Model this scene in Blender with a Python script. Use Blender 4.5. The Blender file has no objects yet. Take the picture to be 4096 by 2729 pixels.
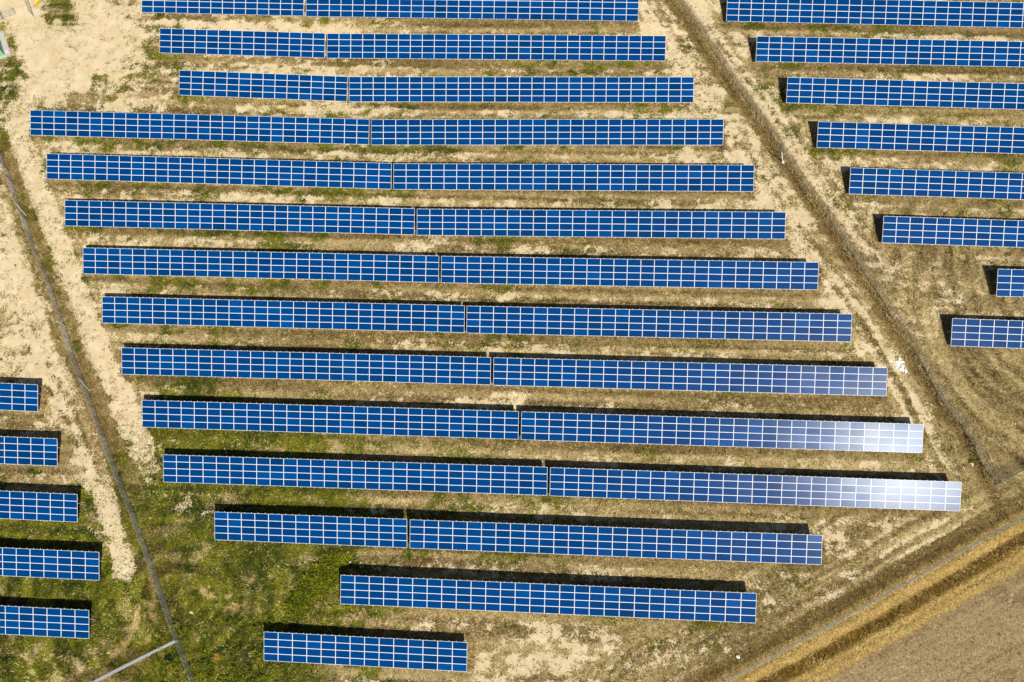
import bpy, bmesh, math, random
import numpy as np
from mathutils import Vector, Matrix

scene = bpy.context.scene
col = scene.collection

# ---------------------------------------------------------------- camera, sky, sun, exposure
CAM = {"loc": [0, 0, 131.806], "r": [0.998535, 0.017045, -0.051358], "u": [0.0, 0.949096, 0.314986], "w": [-0.054112, 0.314524, -0.947706], "f": 0.915527}
cd = bpy.data.cameras.new('camera'); cam = bpy.data.objects.new('camera', cd); col.objects.link(cam)
_r, _u, _w = (Vector(CAM[k]) for k in 'ruw')
cam.matrix_world = Matrix(((_r.x, _u.x, -_w.x, CAM['loc'][0]), (_r.y, _u.y, -_w.y, CAM['loc'][1]), (_r.z, _u.z, -_w.z, CAM['loc'][2]), (0, 0, 0, 1)))
cd.sensor_fit = 'HORIZONTAL'; cd.sensor_width = 36; cd.lens = 36*CAM['f']; cd.clip_start = 1; cd.clip_end = 3000
scene.camera = cam

SUN = (.385, -.665)                                  # horizontal run of the sun vector per metre of height
sv = Vector((SUN[0], SUN[1], 1)).normalized()
elev = math.asin(sv.z); azim = math.atan2(sv.x, sv.y)
world = bpy.data.worlds.new('World'); scene.world = world; world.use_nodes = True
wn = world.node_tree; bg = wn.nodes['Background']
sky = wn.nodes.new('ShaderNodeTexSky'); sky.sky_type = 'NISHITA'; sky.sun_disc = False
sky.sun_elevation = elev; sky.sun_rotation = azim
wn.links.new(sky.outputs[0], bg.inputs[0]); bg.inputs[1].default_value = 0.05
ld = bpy.data.lights.new('sun', 'SUN'); ld.energy = 5.0; ld.angle = math.radians(.5); ld.color = (1, .95, .85)
sun = bpy.data.objects.new('sun', ld); col.objects.link(sun)
sun.rotation_euler = sv.to_track_quat('Z', 'Y').to_euler(); sun.location = (0, 0, 200)
vs = scene.view_settings
vs.view_transform = 'Standard'; vs.look = 'None'; vs.gamma = 1; vs.use_curve_mapping = False; vs.exposure = 0.32

# ---------------------------------------------------------------- base colours
COL = dict(
 straw_dark=(.080, .050, .015), straw_mid=(.29, .205, .078), straw_pale=(.56, .435, .21), straw_grey=(.38, .29, .14),
 brown_dark=(.09, .055, .018), brown_mid=(.28, .19, .06), gold_dark=(.22, .135, .03), gold_pale=(.62, .45, .17),
 green_dark=(.045, .055, .003), green_mid=(.17, .175, .008), green_deep=(.022, .042, .005),
 soil_tan=(.64, .50, .29), soil_pale=(.78, .64, .42), soil_dark=(.45, .33, .165), soil_white=(.82, .70, .49),
 field_dark=(.20, .14, .065), field_pale=(.45, .335, .18), field_straw=(.54, .41, .19),
 frame=(.76, .77, .80), cell0=(.0002, .020, .080), cell1=(.0002, .028, .118), cell2=(.0002, .034, .145), cell3=(.0004, .054, .21), gridline=(.002, .09, .27),
 b_straw0=(.060, .038, .012), b_straw1=(.30, .215, .085), b_straw2=(.68, .54, .27),
 b_brown0=(.08, .046, .013), b_brown1=(.34, .23, .07), b_gold0=(.27, .17, .045), b_gold1=(.78, .57, .22), b_rustshade0=(.13, .065, .004), b_rustshade1=(.42, .25, .025),
 b_green0=(.05, .055, .006), b_green1=(.13, .135, .012), b_green2=(.27, .24, .035),
 b_lush0=(.008, .020, .001), b_lush1=(.080, .105, .002), b_lush2=(.25, .24, .012),
 b_weed0=(.016, .024, .004), b_weed1=(.065, .078, .010), b_weed2=(.16, .17, .025),
 b_field0=(.13, .09, .045), b_field1=(.34, .25, .125))
CELL_ROUGH = .20
CELL_SPEC = .040

# ---------------------------------------------------------------- where things stand (metres)
TILT = 0.38979
ZL = 0.941
PH = 1.00277
TABS = [["R0A", 14, -57.266, 102.986, -0.03165, -0.02281, 0.989], ["R0B", 28, -15.293, 101.428, -0.03753, -0.00257, 0.605], ["R1A", 14, -53.098, 94.889, -0.03519, -0.02822, 0.826], ["R1B", 28, -11.138, 93.623, -0.02709, -0.00269, 0.343], ["R2A", 14, -48.826, 86.781, -0.03922, -0.03208, 0.574], ["R2B", 28, -6.941, 85.751, -0.01717, -0.00263, 0.023], ["R3A", 28, -58.492, 79.051, -0.0349, -0.01624, 0.866], ["R3B", 28, -2.748, 77.699, -0.0124, -0.00189, 0.344], ["R4A", 28, -54.389, 71.052, -0.03758, -0.00965, 0.948], ["R4B", 28, 1.369, 69.526, -0.01622, -0.00016, 0.664], ["R5A", 28, -50.338, 63.148, -0.03579, 0.00231, 0.681], ["R5B", 28, 5.446, 61.543, -0.01978, 0.00311, 0.844], ["R6A", 28, -46.24, 55.197, -0.03448, 0.01029, 0.555], ["R6B", 28, 9.514, 53.482, -0.02595, 0.00566, 1.019], ["R7A", 28, -42.128, 47.286, -0.03363, 0.01425, 0.263], ["R7B", 28, 13.578, 45.558, -0.02695, 0.00564, 0.822], ["R8A", 28, -38.06, 39.311, -0.03282, 0.01995, 0.018], ["R8B", 28, 17.718, 37.591, -0.02808, 0.0064, 0.77], ["R9A", 28, -33.916, 31.337, -0.03239, 0.02309, -0.222], ["R9B", 28, 21.83, 29.601, -0.02864, 0.0027, 0.514], ["R10A", 28, -29.807, 23.405, -0.03011, 0.02505, -0.545], ["R10B", 28, 25.936, 21.707, -0.02932, 0.00565, 0.33], ["R11A", 14, -35.136, 15.657, -0.03438, 0.05525, -0.512], ["R11B", 28, 6.728, 14.332, -0.02881, 0.0141, 0.695], ["R12", 28, -2.381, 6.775, -0.03004, 0.01525, 0.632], ["R13", 14, -26.518, -0.327, -0.03318, 0.01929, -1.136], ["Q0", 28, 54.684, 100.134, -0.03978, -0.01247, -1.325], ["Q1", 28, 58.905, 92.2, -0.0348, -0.01353, -1.026], ["Q2", 28, 63.191, 84.284, -0.03917, -0.01535, -1.048], ["Q3", 28, 67.341, 76.324, -0.03833, -0.01627, -1.258], ["Q4", 28, 71.683, 68.478, -0.03821, -0.01648, -1.738], ["Q5", 28, 75.858, 60.375, -0.03672, -0.01647, -1.908], ["Q6", 14, 77.56, 52.305, -0.0276, -0.01336, -1.591], ["Q7", 14, 70.092, 44.566, -0.03454, -0.0129, -1.717], ["L0", 14, -90.931, 34.791, -0.04361, -0.00028, 0.384], ["L1", 14, -86.598, 26.604, -0.03313, -0.00116, 0.377], ["L2", 14, -82.303, 18.661, -0.03545, -0.00348, 0.395], ["L3", 14, -78.012, 10.697, -0.03203, -0.00529, 0.169], ["L4", 14, -78.553, 2.991, -0.03242, -0.00123, -0.626]]
MAP = {"x0":-110, "y0":-25, "st":5, "bare":["111111111111000113435343321121000000000000000", "111111111111000113435343322121000000000000000", "111111111111001123435343332121000000000000000", "111111111111001123435343332121000000000000000", "111111111111001123435343332121000000000000000", "111111111111001123435443322121000000000000000", "111111111111110123324443221243100000000000000", "111111111111111122323332211344210000000000000", "111111111211111122334432222334432200000000000", "333333334422221123344443332233344100000000000", "333333344432111123333444333333334100000000000", "444444445531111123334454333333333100000000000", "555555556531111233445543332233343111111111111", "666666666432222223456433333233442111111111111", "777777665322221123566433222334533222222222222", "777777765322211234566543322334533333333333333", "888888754333322234566644322345433223333333333", "666666754445423345665434423346343322222222222", "666666754555534455554444433467544333333333333", "666666755555545556544444444567654444333333333", "666666555555545566555344446666554444444444444", "666666656655545665444444456665444444333333333", "555556767765556764233333466663344444333333333", "666668887666676764233222355553334444333333333", "777778887777887765333112355543233444333322222", "999985777888888665333222356533323334322222222", "999975777888888655333222355533323334322222222", "999975777888888654333222355633323334322222222", "999966777888887654333222355643323334322222222", "999866777888887654333222345643323334322222222", "999856777888887654333222345643322334422222222", "999756778888887654333222345643322333422222222", "999756778888887654333222345643322333432222222", "999757778888887654333222345643322333432222222"], "green":["555555555566776554312111221110000000000000000", "555555555566766554312111222110000000000000000", "555555555566765554312111222110000000000000000", "555555555566765554312111222110000000000000000", "555555555566765554312111122110000000000000000", "665555556666766654312111222110000000000000000", "666666667766778754322222223211000000000000000", "666666666766768753222221111112110000000000000", "666666666666666753322322221112211111111111111", "222233334666677643333322221112211111111111111", "222222223567777543222222222211112111111111111", "222222222467776432222222222221112211111111111", "222222222346554322222222233322211111111111111", "222222222344433222222222222222221111111111111", "222222232344432222233322222221111111111111111", "222222232344432222333322222221111111111111111", "111111233333333323332222233222122222222222222", "333333334444454333333222222222222222222222222", "333333344444444344332222222222222222333333333", "333333344444433444322322222232222222333333333", "444444444444434444322433222233332222222222222", "444444344444333333222332233333322222222222222", "555553343344323333222222233333322222222222222", "444442223333223233223333322222333222222222222", "333332213333212233233333222222333222222222222", "222235212222111333322222222233333222222222222", "222235212222111333322222222233333322222222222", "222244222222111333322222222233333322222222222", "222244122222112333322222222233333322222222222", "222243122222112333322222222233333322222222222", "222353122222112333322222222233333322222222222", "222352122222112333322222222233333322222222222", "222352122221112333322222222233333322222222222", "222442122221112333322222222233333322222222222"]}
TRACKS = {"left_track":[[[-87.5, 88.78], [-89.38, 84.01], [-89.56, 79.78], [-88.21, 76.08], [-85.67, 71.55], [-82.11, 64.57], [-78.8, 58.64], [-75.48, 52.43], [-72.63, 46.36], [-69.87, 40.81], [-66.53, 36.17], [-63.92, 30.88], [-61.89, 27.15]], 3.0], "fence_track":[[[-91.99, 74.3], [-87.5, 62.86], [-83.43, 50.34], [-78.1, 40.27], [-72.2, 32.56], [-69.03, 26.95], [-66.79, 22.21]], 3.4], "strip":[[[-65.53, 20.06], [-64.02, 16.17], [-62.54, 13.04], [-61.31, 9.96]], 2.5], "diagonal":[[[10.43, 106.6], [15.91, 94.8], [21.88, 83.02], [27.57, 73.34], [32.92, 63.25], [38.81, 54.15], [44.49, 45.18], [48.5, 36.22], [51.3, 27.62], [53.92, 21.4], [54.23, 18.69], [52.36, 16.99], [48.88, 15.61], [43.92, 12.9]], 3.2], "east":[[[20.48, 105.95], [26.45, 92.72], [32.99, 82.32], [37.0, 73.32], [42.06, 64.78], [46.4, 58.61]], 2.6], "yard":[[[-83.01, 108.27], [-78.67, 100.48], [-76.96, 94.99], [-80.37, 92.1], [-83.89, 95.11], [-85.35, 88.75]], 6.0]}
ROAD = [[-98.98, 107.63], [-94.33, 104.4], [-90.18, 98.71], [-86.83, 92.19]]
DITCH = [[16.31, 107.2], [17.83, 103.72], [20.37, 99.52], [22.84, 94.88], [25.29, 90.32], [27.61, 85.56], [29.91, 81.26], [31.88, 77.88], [33.51, 74.23], [35.17, 71.15], [37.02, 67.56], [39.22, 63.87], [41.12, 59.86], [42.98, 56.02], [44.81, 52.31], [46.59, 48.7], [47.69, 45.83], [49.96, 42.11], [51.7, 37.5], [53.37, 33.31], [54.86, 31.11], [55.84, 29.54], [56.87, 26.47], [57.91, 23.32], [59.02, 20.93]]
FENCE1 = [[-91.89, 76.61], [-88.69, 71.13], [-86.98, 67.34], [-84.99, 63.81], [-83.62, 60.7], [-82.44, 58.54], [-81.02, 56.03], [-79.54, 53.38], [-78.3, 50.75], [-76.82, 47.79], [-75.37, 45.01], [-73.95, 41.59], [-72.83, 39.61], [-70.24, 34.8], [-67.68, 29.88], [-65.05, 24.9], [-62.44, 20.1], [-61.05, 17.72], [-58.55, 12.85], [-56.11, 8.0], [-53.75, 3.27], [-52.51, 0.67], [-50.86, -2.37], [-48.97, -6.17]]
FENCE2 = [[-52.51, 0.67], [-57.18, -1.78], [-61.87, -4.26], [-66.78, -6.86]]
FENCE3 = [[14.23, -6.51], [26.28, -0.45], [35.51, 4.33], [45.16, 9.45], [54.66, 14.55], [61.22, 18.04], [64.93, 20.07]]
FENCE4 = [[59.15, 22.79], [60.7, 23.69], [62.24, 24.5], [65.94, 26.5]]
FENCED = [[17.93, 106.41], [19.41, 102.99], [21.9, 98.83], [24.3, 94.21], [26.69, 89.69], [28.96, 84.99], [31.2, 80.76], [33.13, 77.44], [34.73, 73.86], [36.35, 70.83], [38.17, 67.29], [40.32, 63.66], [42.18, 59.7], [43.99, 55.91], [45.78, 52.25], [47.52, 48.69], [48.58, 45.85], [50.81, 42.18], [52.48, 37.61], [54.09, 33.47], [55.53, 31.3], [56.49, 29.75], [57.47, 26.71], [58.48, 23.6], [59.15, 22.79]]
ARCS = [[[-58.64, 4.98], [-58.63, 3.82], [-58.99, 2.09], [-59.57, 0.64], [-60.62, -0.65], [-61.54, -1.51]], [[-57.78, 8.8], [-56.92, 7.33], [-56.66, 5.45], [-56.57, 3.26], [-56.84, 0.56]], [[-50.36, 7.45], [-49.23, 6.76], [-47.8, 6.34], [-45.98, 6.81], [-44.5, 7.26], [-43.29, 9.04]], [[-62.97, 0.72], [-64.45, -0.71]], [[-46.57, 4.89], [-44.02, 5.53]], [[58.9, 31.72], [61.22, 30.69], [64.18, 29.32]], [[59.69, 32.87], [61.92, 32.21], [65.0, 31.95]]]
GREENS = [[-89.15, 102.74, 1.73], [-86.4, 103.45, 1.73], [-87.6, 101.44, 1.15], [-85.43, 104.19, 1.54], [-95.22, 99.82, 1.0], [-93.63, 97.27, 0.85], [-92.59, 95.25, 0.77], [-92.48, 93.51, 0.85], [-93.38, 90.33, 1.73], [-92.17, 87.4, 1.73], [-92.47, 84.53, 1.73], [-91.28, 81.67, 1.54], [-90.99, 77.94, 1.15], [-89.51, 77.92, 0.85], [-88.56, 73.82, 0.85], [-76.83, 88.67, 1.54], [-74.87, 86.97, 1.73], [-77.6, 85.56, 1.35], [-80.48, 85.1, 1.35], [-72.59, 88.62, 1.54], [-68.62, 90.5, 1.35], [-67.09, 88.57, 1.15], [-69.77, 95.84, 1.35], [-68.25, 94.11, 1.15], [-72.7, 102.88, 0.96], [-73.54, 104.17, 0.77], [-68.43, 101.81, 1.15], [-64.66, 99.27, 1.0], [-83.32, 64.57, 1.15], [-84.75, 68.46, 1.08], [-82.26, 60.32, 1.15], [-80.41, 56.13, 1.08], [-78.06, 51.19, 1.15], [-80.29, 59.27, 0.85], [-74.04, 43.13, 1.15], [-62.87, 85.21, 1.54], [-58.07, 83.31, 1.54], [-49.76, 101.72, 0.96], [-40.04, 100.38, 1.15], [-42.56, 99.92, 0.85]]
PTS = {"gateA0":[-95.92, 101.75], "gateA1":[-93.81, 102.54], "gateB0":[-90.51, 101.96], "gateB1":[-92.71, 106.43], "pad_se":[-93.0, 94.21], "pad_ne":[-95.47, 99.27], "pad_sw":[-94.81, 93.2], "kio_se":[-94.04, 94.18], "kio_ne":[-95.68, 97.66], "kio_sw":[-94.91, 93.75], "pink":[-94.0, 94.63], "yellow":[-90.33, 104.62], "roundgreen":[-85.24, 101.03], "darkbush":[-53.42, -1.73], "stone1":[22.9, -0.11], "stone2":[-29.58, 11.42], "stone3":[-29.96, 12.71], "stone4":[-51.37, 4.41], "mast":[-83.19, 83.47], "mast_top":[-84.3, 84.52], "pole":[34.35, 73.37], "stay1":[32.94, 75.81], "stay2":[33.53, 74.37], "pipe0":[48.62, 47.81], "pipe1":[49.16, 47.01], "orange":[-47.17, -1.3], "bush1":[-33.7, 7.98], "bush2":[-35.73, 6.46], "bush3":[-31.64, 11.37], "stone5":[56.5, 25.73], "bush4":[56.69, 25.91], "gfence":[-97.88, 103.2], "rubble":[[48.27, 40.74, 0.55], [48.37, 40.17, 0.6], [47.88, 39.84, 0.5], [48.67, 39.68, 0.55], [48.94, 39.28, 0.5], [48.23, 39.44, 0.45], [48.21, 41.12, 0.3], [47.29, 40.35, 0.35], [47.66, 39.57, 0.3], [48.58, 40.06, 0.4], [48.8, 39.54, 0.4], [48.19, 40.43, 0.45], [49.09, 39.02, 0.25]], "mast_h":1.5}
SAMP = [[-71.12, 103.42, 1.31], [-64.19, 103.21, 1.15], [-57.27, 102.99, 0.99], [-50.34, 102.77, 0.83], [-43.41, 102.55, 0.67], [-42.99, 102.47, 0.68], [-36.07, 102.21, 0.66], [-29.14, 101.95, 0.64], [-22.22, 101.69, 0.62], [-15.29, 101.43, 0.6], [-8.37, 101.17, 0.59], [-1.44, 100.91, 0.57], [5.48, 100.65, 0.55], [12.41, 100.39, 0.53], [-66.95, 95.38, 1.22], [-60.02, 95.13, 1.02], [-53.1, 94.89, 0.83], [-46.17, 94.65, 0.63], [-39.25, 94.4, 0.43], [-38.85, 94.37, 0.42], [-31.92, 94.19, 0.4], [-24.99, 94.0, 0.38], [-18.07, 93.81, 0.36], [-11.14, 93.62, 0.34], [-4.21, 93.44, 0.32], [2.72, 93.25, 0.31], [9.64, 93.06, 0.29], [16.57, 92.87, 0.27], [-62.68, 87.32, 1.02], [-55.75, 87.05, 0.8], [-48.83, 86.78, 0.57], [-41.9, 86.51, 0.35], [-34.98, 86.24, 0.13], [-34.66, 86.23, 0.1], [-27.73, 86.11, 0.08], [-20.8, 85.99, 0.06], [-13.87, 85.87, 0.04], [-6.94, 85.75, 0.02], [-0.01, 85.63, 0.0], [6.92, 85.51, -0.01], [13.85, 85.39, -0.03], [20.77, 85.28, -0.05], [-86.2, 80.02, 1.32], [-79.27, 79.78, 1.2], [-72.34, 79.53, 1.09], [-65.42, 79.29, 0.98], [-58.49, 79.05, 0.87], [-51.57, 78.81, 0.75], [-44.64, 78.57, 0.64], [-37.71, 78.33, 0.53], [-30.79, 78.08, 0.42], [-30.47, 78.04, 0.4], [-23.54, 77.96, 0.38], [-16.61, 77.87, 0.37], [-9.68, 77.78, 0.36], [-2.75, 77.7, 0.34], [4.18, 77.61, 0.33], [11.11, 77.53, 0.32], [18.04, 77.44, 0.3], [24.97, 77.36, 0.29], [-82.09, 72.09, 1.22], [-75.16, 71.83, 1.15], [-68.24, 71.57, 1.08], [-61.31, 71.31, 1.01], [-54.39, 71.05, 0.95], [-47.46, 70.79, 0.88], [-40.54, 70.53, 0.81], [-33.61, 70.27, 0.75], [-26.69, 70.01, 0.68], [-26.35, 69.98, 0.67], [-19.42, 69.86, 0.67], [-12.49, 69.75, 0.67], [-5.56, 69.64, 0.67], [1.37, 69.53, 0.66], [8.3, 69.41, 0.66], [15.23, 69.3, 0.66], [22.16, 69.19, 0.66], [29.09, 69.08, 0.66], [-78.04, 64.14, 0.62], [-71.11, 63.89, 0.63], [-64.19, 63.64, 0.65], [-57.26, 63.4, 0.66], [-50.34, 63.15, 0.68], [-43.41, 62.9, 0.7], [-36.49, 62.65, 0.71], [-29.56, 62.4, 0.73], [-22.64, 62.16, 0.75], [-22.27, 62.09, 0.76], [-15.34, 61.95, 0.78], [-8.41, 61.82, 0.8], [-1.48, 61.68, 0.82], [5.45, 61.54, 0.84], [12.37, 61.41, 0.87], [19.3, 61.27, 0.89], [26.23, 61.13, 0.91], [33.16, 60.99, 0.93], [-73.94, 56.15, 0.27], [-67.02, 55.91, 0.34], [-60.09, 55.67, 0.41], [-53.17, 55.44, 0.48], [-46.24, 55.2, 0.56], [-39.31, 54.96, 0.63], [-32.39, 54.72, 0.7], [-25.46, 54.48, 0.77], [-18.54, 54.24, 0.84], [-18.2, 54.2, 0.86], [-11.27, 54.02, 0.9], [-4.34, 53.84, 0.94], [2.59, 53.66, 0.98], [9.51, 53.48, 1.02], [16.44, 53.3, 1.06], [23.37, 53.12, 1.1], [30.3, 52.94, 1.14], [37.22, 52.76, 1.18], [-69.83, 48.22, -0.13], [-62.91, 47.99, -0.03], [-55.98, 47.75, 0.07], [-49.05, 47.52, 0.16], [-42.13, 47.29, 0.26], [-35.2, 47.05, 0.36], [-28.28, 46.82, 0.46], [-21.35, 46.59, 0.56], [-14.42, 46.35, 0.66], [-14.13, 46.3, 0.67], [-7.2, 46.12, 0.7], [-0.28, 45.93, 0.74], [6.65, 45.74, 0.78], [13.58, 45.56, 0.82], [20.51, 45.37, 0.86], [27.43, 45.18, 0.9], [34.36, 45.0, 0.94], [41.29, 44.81, 0.98], [-65.77, 40.22, -0.54], [-58.84, 39.99, -0.4], [-51.91, 39.77, -0.26], [-44.99, 39.54, -0.12], [-38.06, 39.31, 0.02], [-31.13, 39.08, 0.16], [-24.21, 38.86, 0.29], [-17.28, 38.63, 0.43], [-10.35, 38.4, 0.57], [-9.99, 38.37, 0.59], [-3.06, 38.17, 0.64], [3.86, 37.98, 0.68], [10.79, 37.79, 0.73], [17.72, 37.59, 0.77], [24.65, 37.4, 0.81], [31.57, 37.2, 0.86], [38.5, 37.01, 0.9], [45.43, 36.81, 0.95], [-61.62, 32.23, -0.86], [-54.7, 32.01, -0.7], [-47.77, 31.79, -0.54], [-40.84, 31.56, -0.38], [-33.92, 31.34, -0.22], [-26.99, 31.11, -0.06], [-20.06, 30.89, 0.1], [-13.14, 30.66, 0.26], [-6.21, 30.44, 0.42], [-5.88, 30.39, 0.44], [1.05, 30.2, 0.46], [7.98, 30.0, 0.48], [14.9, 29.8, 0.5], [21.83, 29.6, 0.51], [28.76, 29.4, 0.53], [35.68, 29.2, 0.55], [42.61, 29.01, 0.57], [49.54, 28.81, 0.59], [-57.51, 24.24, -1.24], [-50.59, 24.03, -1.07], [-43.66, 23.82, -0.89], [-36.73, 23.61, -0.72], [-29.81, 23.41, -0.55], [-22.88, 23.2, -0.37], [-15.95, 22.99, -0.2], [-9.03, 22.78, -0.02], [-2.1, 22.57, 0.15], [-1.77, 22.52, 0.17], [5.15, 22.32, 0.21], [12.08, 22.11, 0.25], [19.01, 21.91, 0.29], [25.94, 21.71, 0.33], [32.86, 21.5, 0.37], [39.79, 21.3, 0.41], [46.72, 21.1, 0.45], [53.64, 20.89, 0.49], [-48.99, 16.13, -1.28], [-42.06, 15.9, -0.89], [-35.14, 15.66, -0.51], [-28.21, 15.42, -0.13], [-21.28, 15.18, 0.25], [-20.98, 15.13, 0.3], [-14.05, 14.93, 0.4], [-7.13, 14.73, 0.5], [-0.2, 14.53, 0.6], [6.73, 14.33, 0.69], [13.66, 14.13, 0.79], [20.58, 13.93, 0.89], [27.51, 13.73, 0.99], [34.44, 13.53, 1.09], [-30.09, 7.61, 0.21], [-23.16, 7.4, 0.31], [-16.23, 7.19, 0.42], [-9.31, 6.98, 0.53], [-2.38, 6.78, 0.63], [4.55, 6.57, 0.74], [11.47, 6.36, 0.84], [18.4, 6.15, 0.95], [25.33, 5.94, 1.05], [-40.37, 0.13, -1.4], [-33.44, -0.1, -1.27], [-26.52, -0.33, -1.14], [-19.59, -0.56, -1.0], [-12.67, -0.79, -0.87], [26.99, 101.24, -0.98], [33.91, 100.96, -1.07], [40.83, 100.69, -1.15], [47.76, 100.41, -1.24], [54.68, 100.13, -1.32], [61.61, 99.86, -1.41], [68.53, 99.58, -1.5], [75.46, 99.31, -1.58], [82.38, 99.03, -1.67], [31.2, 93.16, -0.65], [38.13, 92.92, -0.74], [45.05, 92.68, -0.84], [51.98, 92.44, -0.93], [58.91, 92.2, -1.03], [65.83, 91.96, -1.12], [72.76, 91.72, -1.21], [79.68, 91.48, -1.31], [86.61, 91.24, -1.4], [35.49, 85.37, -0.62], [42.42, 85.1, -0.73], [49.34, 84.83, -0.84], [56.27, 84.56, -0.94], [63.19, 84.28, -1.05], [70.12, 84.01, -1.15], [77.04, 83.74, -1.26], [83.97, 83.47, -1.37], [90.89, 83.2, -1.47], [39.64, 77.39, -0.81], [46.57, 77.12, -0.92], [53.49, 76.86, -1.03], [60.42, 76.59, -1.15], [67.34, 76.32, -1.26], [74.27, 76.06, -1.37], [81.19, 75.79, -1.48], [88.12, 75.53, -1.6], [95.04, 75.26, -1.71], [43.98, 69.54, -1.28], [50.91, 69.27, -1.4], [57.83, 69.01, -1.51], [64.76, 68.74, -1.62], [71.68, 68.48, -1.74], [78.61, 68.21, -1.85], [85.53, 67.95, -1.97], [92.46, 67.68, -2.08], [99.38, 67.42, -2.19], [48.16, 61.39, -1.45], [55.08, 61.14, -1.57], [62.01, 60.88, -1.68], [68.93, 60.63, -1.79], [75.86, 60.38, -1.91], [82.78, 60.12, -2.02], [89.71, 59.87, -2.14], [96.63, 59.61, -2.25], [103.56, 59.36, -2.36], [63.71, 52.69, -1.41], [70.63, 52.5, -1.5], [77.56, 52.3, -1.59], [84.49, 52.11, -1.68], [91.41, 51.92, -1.78], [56.24, 45.04, -1.54], [63.17, 44.81, -1.63], [70.09, 44.57, -1.72], [77.02, 44.33, -1.81], [83.94, 44.09, -1.9], [-104.78, 35.4, 0.39], [-97.85, 35.09, 0.39], [-90.93, 34.79, 0.38], [-84.01, 34.49, 0.38], [-77.08, 34.19, 0.38], [-100.45, 27.06, 0.39], [-93.52, 26.83, 0.39], [-86.6, 26.6, 0.38], [-79.67, 26.37, 0.37], [-72.75, 26.14, 0.36], [-96.15, 19.15, 0.44], [-89.23, 18.91, 0.42], [-82.3, 18.66, 0.4], [-75.38, 18.42, 0.37], [-68.45, 18.17, 0.35], [-91.86, 11.14, 0.24], [-84.94, 10.92, 0.21], [-78.01, 10.7, 0.17], [-71.09, 10.48, 0.13], [-64.16, 10.25, 0.1], [-92.41, 3.44, -0.61], [-85.48, 3.22, -0.62], [-78.55, 2.99, -0.63], [-71.63, 2.77, -0.63], [-64.7, 2.54, -0.64]]


# ---------------------------------------------------------------- helpers
rng = np.random.default_rng(7)
random.seed(7)

def link(o, parent=None):
    col.objects.link(o)
    if parent is not None:
        o.parent = parent
    return o

def tag(o, label=None, cat=None, group=None, kind=None):
    if label: o['label'] = label
    if cat: o['category'] = cat
    if group: o['group'] = group
    if kind: o['kind'] = kind
    return o

def empty(name, loc=(0, 0, 0)):
    o = bpy.data.objects.new(name, None)
    o.empty_display_size = 0.3
    o.location = loc
    return link(o)

def obj(name, mesh, parent=None, mat=None):
    o = bpy.data.objects.new(name, mesh)
    if mat is not None and not mesh.materials:
        mesh.materials.append(mat)
    return link(o, parent)

class MB:
    """collects quads / triangles for one mesh"""
    def __init__(s): s.v = []; s.f = []; s.m = []
    def box(s, c, d, M=None, mi=0):
        n = len(s.v)
        for k in range(8):
            p = Vector((c[0] + d[0]*(.5 if k & 1 else -.5), c[1] + d[1]*(.5 if k & 2 else -.5), c[2] + d[2]*(.5 if k & 4 else -.5)))
            s.v.append(tuple(M @ p) if M else tuple(p))
        for q in ((0,2,3,1),(4,5,7,6),(0,1,5,4),(2,6,7,3),(0,4,6,2),(1,3,7,5)):
            s.f.append(tuple(n+i for i in q)); s.m.append(mi)
    def bar(s, a, b, w, h=None, mi=0):
        a = Vector(a); b = Vector(b); d = b - a; L = d.length; h = h or w
        R = d.to_track_quat('Z', 'Y').to_matrix().to_4x4()
        s.box((0,0,0), (w, h, L), Matrix.Translation((a+b)/2) @ R, mi)
    def tube(s, a, b, r, n=8, mi=0, r2=None):
        a = Vector(a); b = Vector(b); R = (b-a).to_track_quat('Z', 'Y').to_matrix(); r2 = r if r2 is None else r2
        k = len(s.v)
        for i in range(n):
            t = 2*math.pi*i/n; e = R @ Vector((math.cos(t), math.sin(t), 0))
            s.v.append(tuple(a+e*r)); s.v.append(tuple(b+e*r2))
        for i in range(n):
            j = (i+1) % n
            s.f.append((k+2*i, k+2*j, k+2*j+1, k+2*i+1)); s.m.append(mi)
        s.f.append(tuple(k+2*i for i in reversed(range(n)))); s.m.append(mi)
        s.f.append(tuple(k+2*i+1 for i in range(n))); s.m.append(mi)
    def mesh(s, name, *mats):
        me = bpy.data.meshes.new(name)
        me.from_pydata(s.v, [], s.f)
        for m in mats: me.materials.append(m)
        if len(mats) > 1: me.polygons.foreach_set('material_index', s.m)
        me.update()
        return me

def mesh_np(name, V, F, mat, attrs=None, smooth=False):
    me = bpy.data.meshes.new(name)
    nv, nf, k = len(V), len(F), F.shape[1]
    me.vertices.add(nv); me.vertices.foreach_set('co', np.ascontiguousarray(V, dtype=np.float32).ravel())
    me.loops.add(nf*k); me.loops.foreach_set('vertex_index', np.ascontiguousarray(F, dtype=np.int32).ravel())
    me.polygons.add(nf); me.polygons.foreach_set('loop_start', np.arange(0, nf*k, k, dtype=np.int32))
    if smooth: me.polygons.foreach_set('use_smooth', np.ones(nf, dtype=bool))
    me.update(calc_edges=True)
    for an, (ty, val) in (attrs or {}).items():
        a = me.attributes.new(an, ty, 'POINT')
        a.data.foreach_set('color' if 'COLOR' in ty else 'value', np.ascontiguousarray(val, dtype=np.float32).ravel())
    me.materials.append(mat)
    return me

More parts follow.
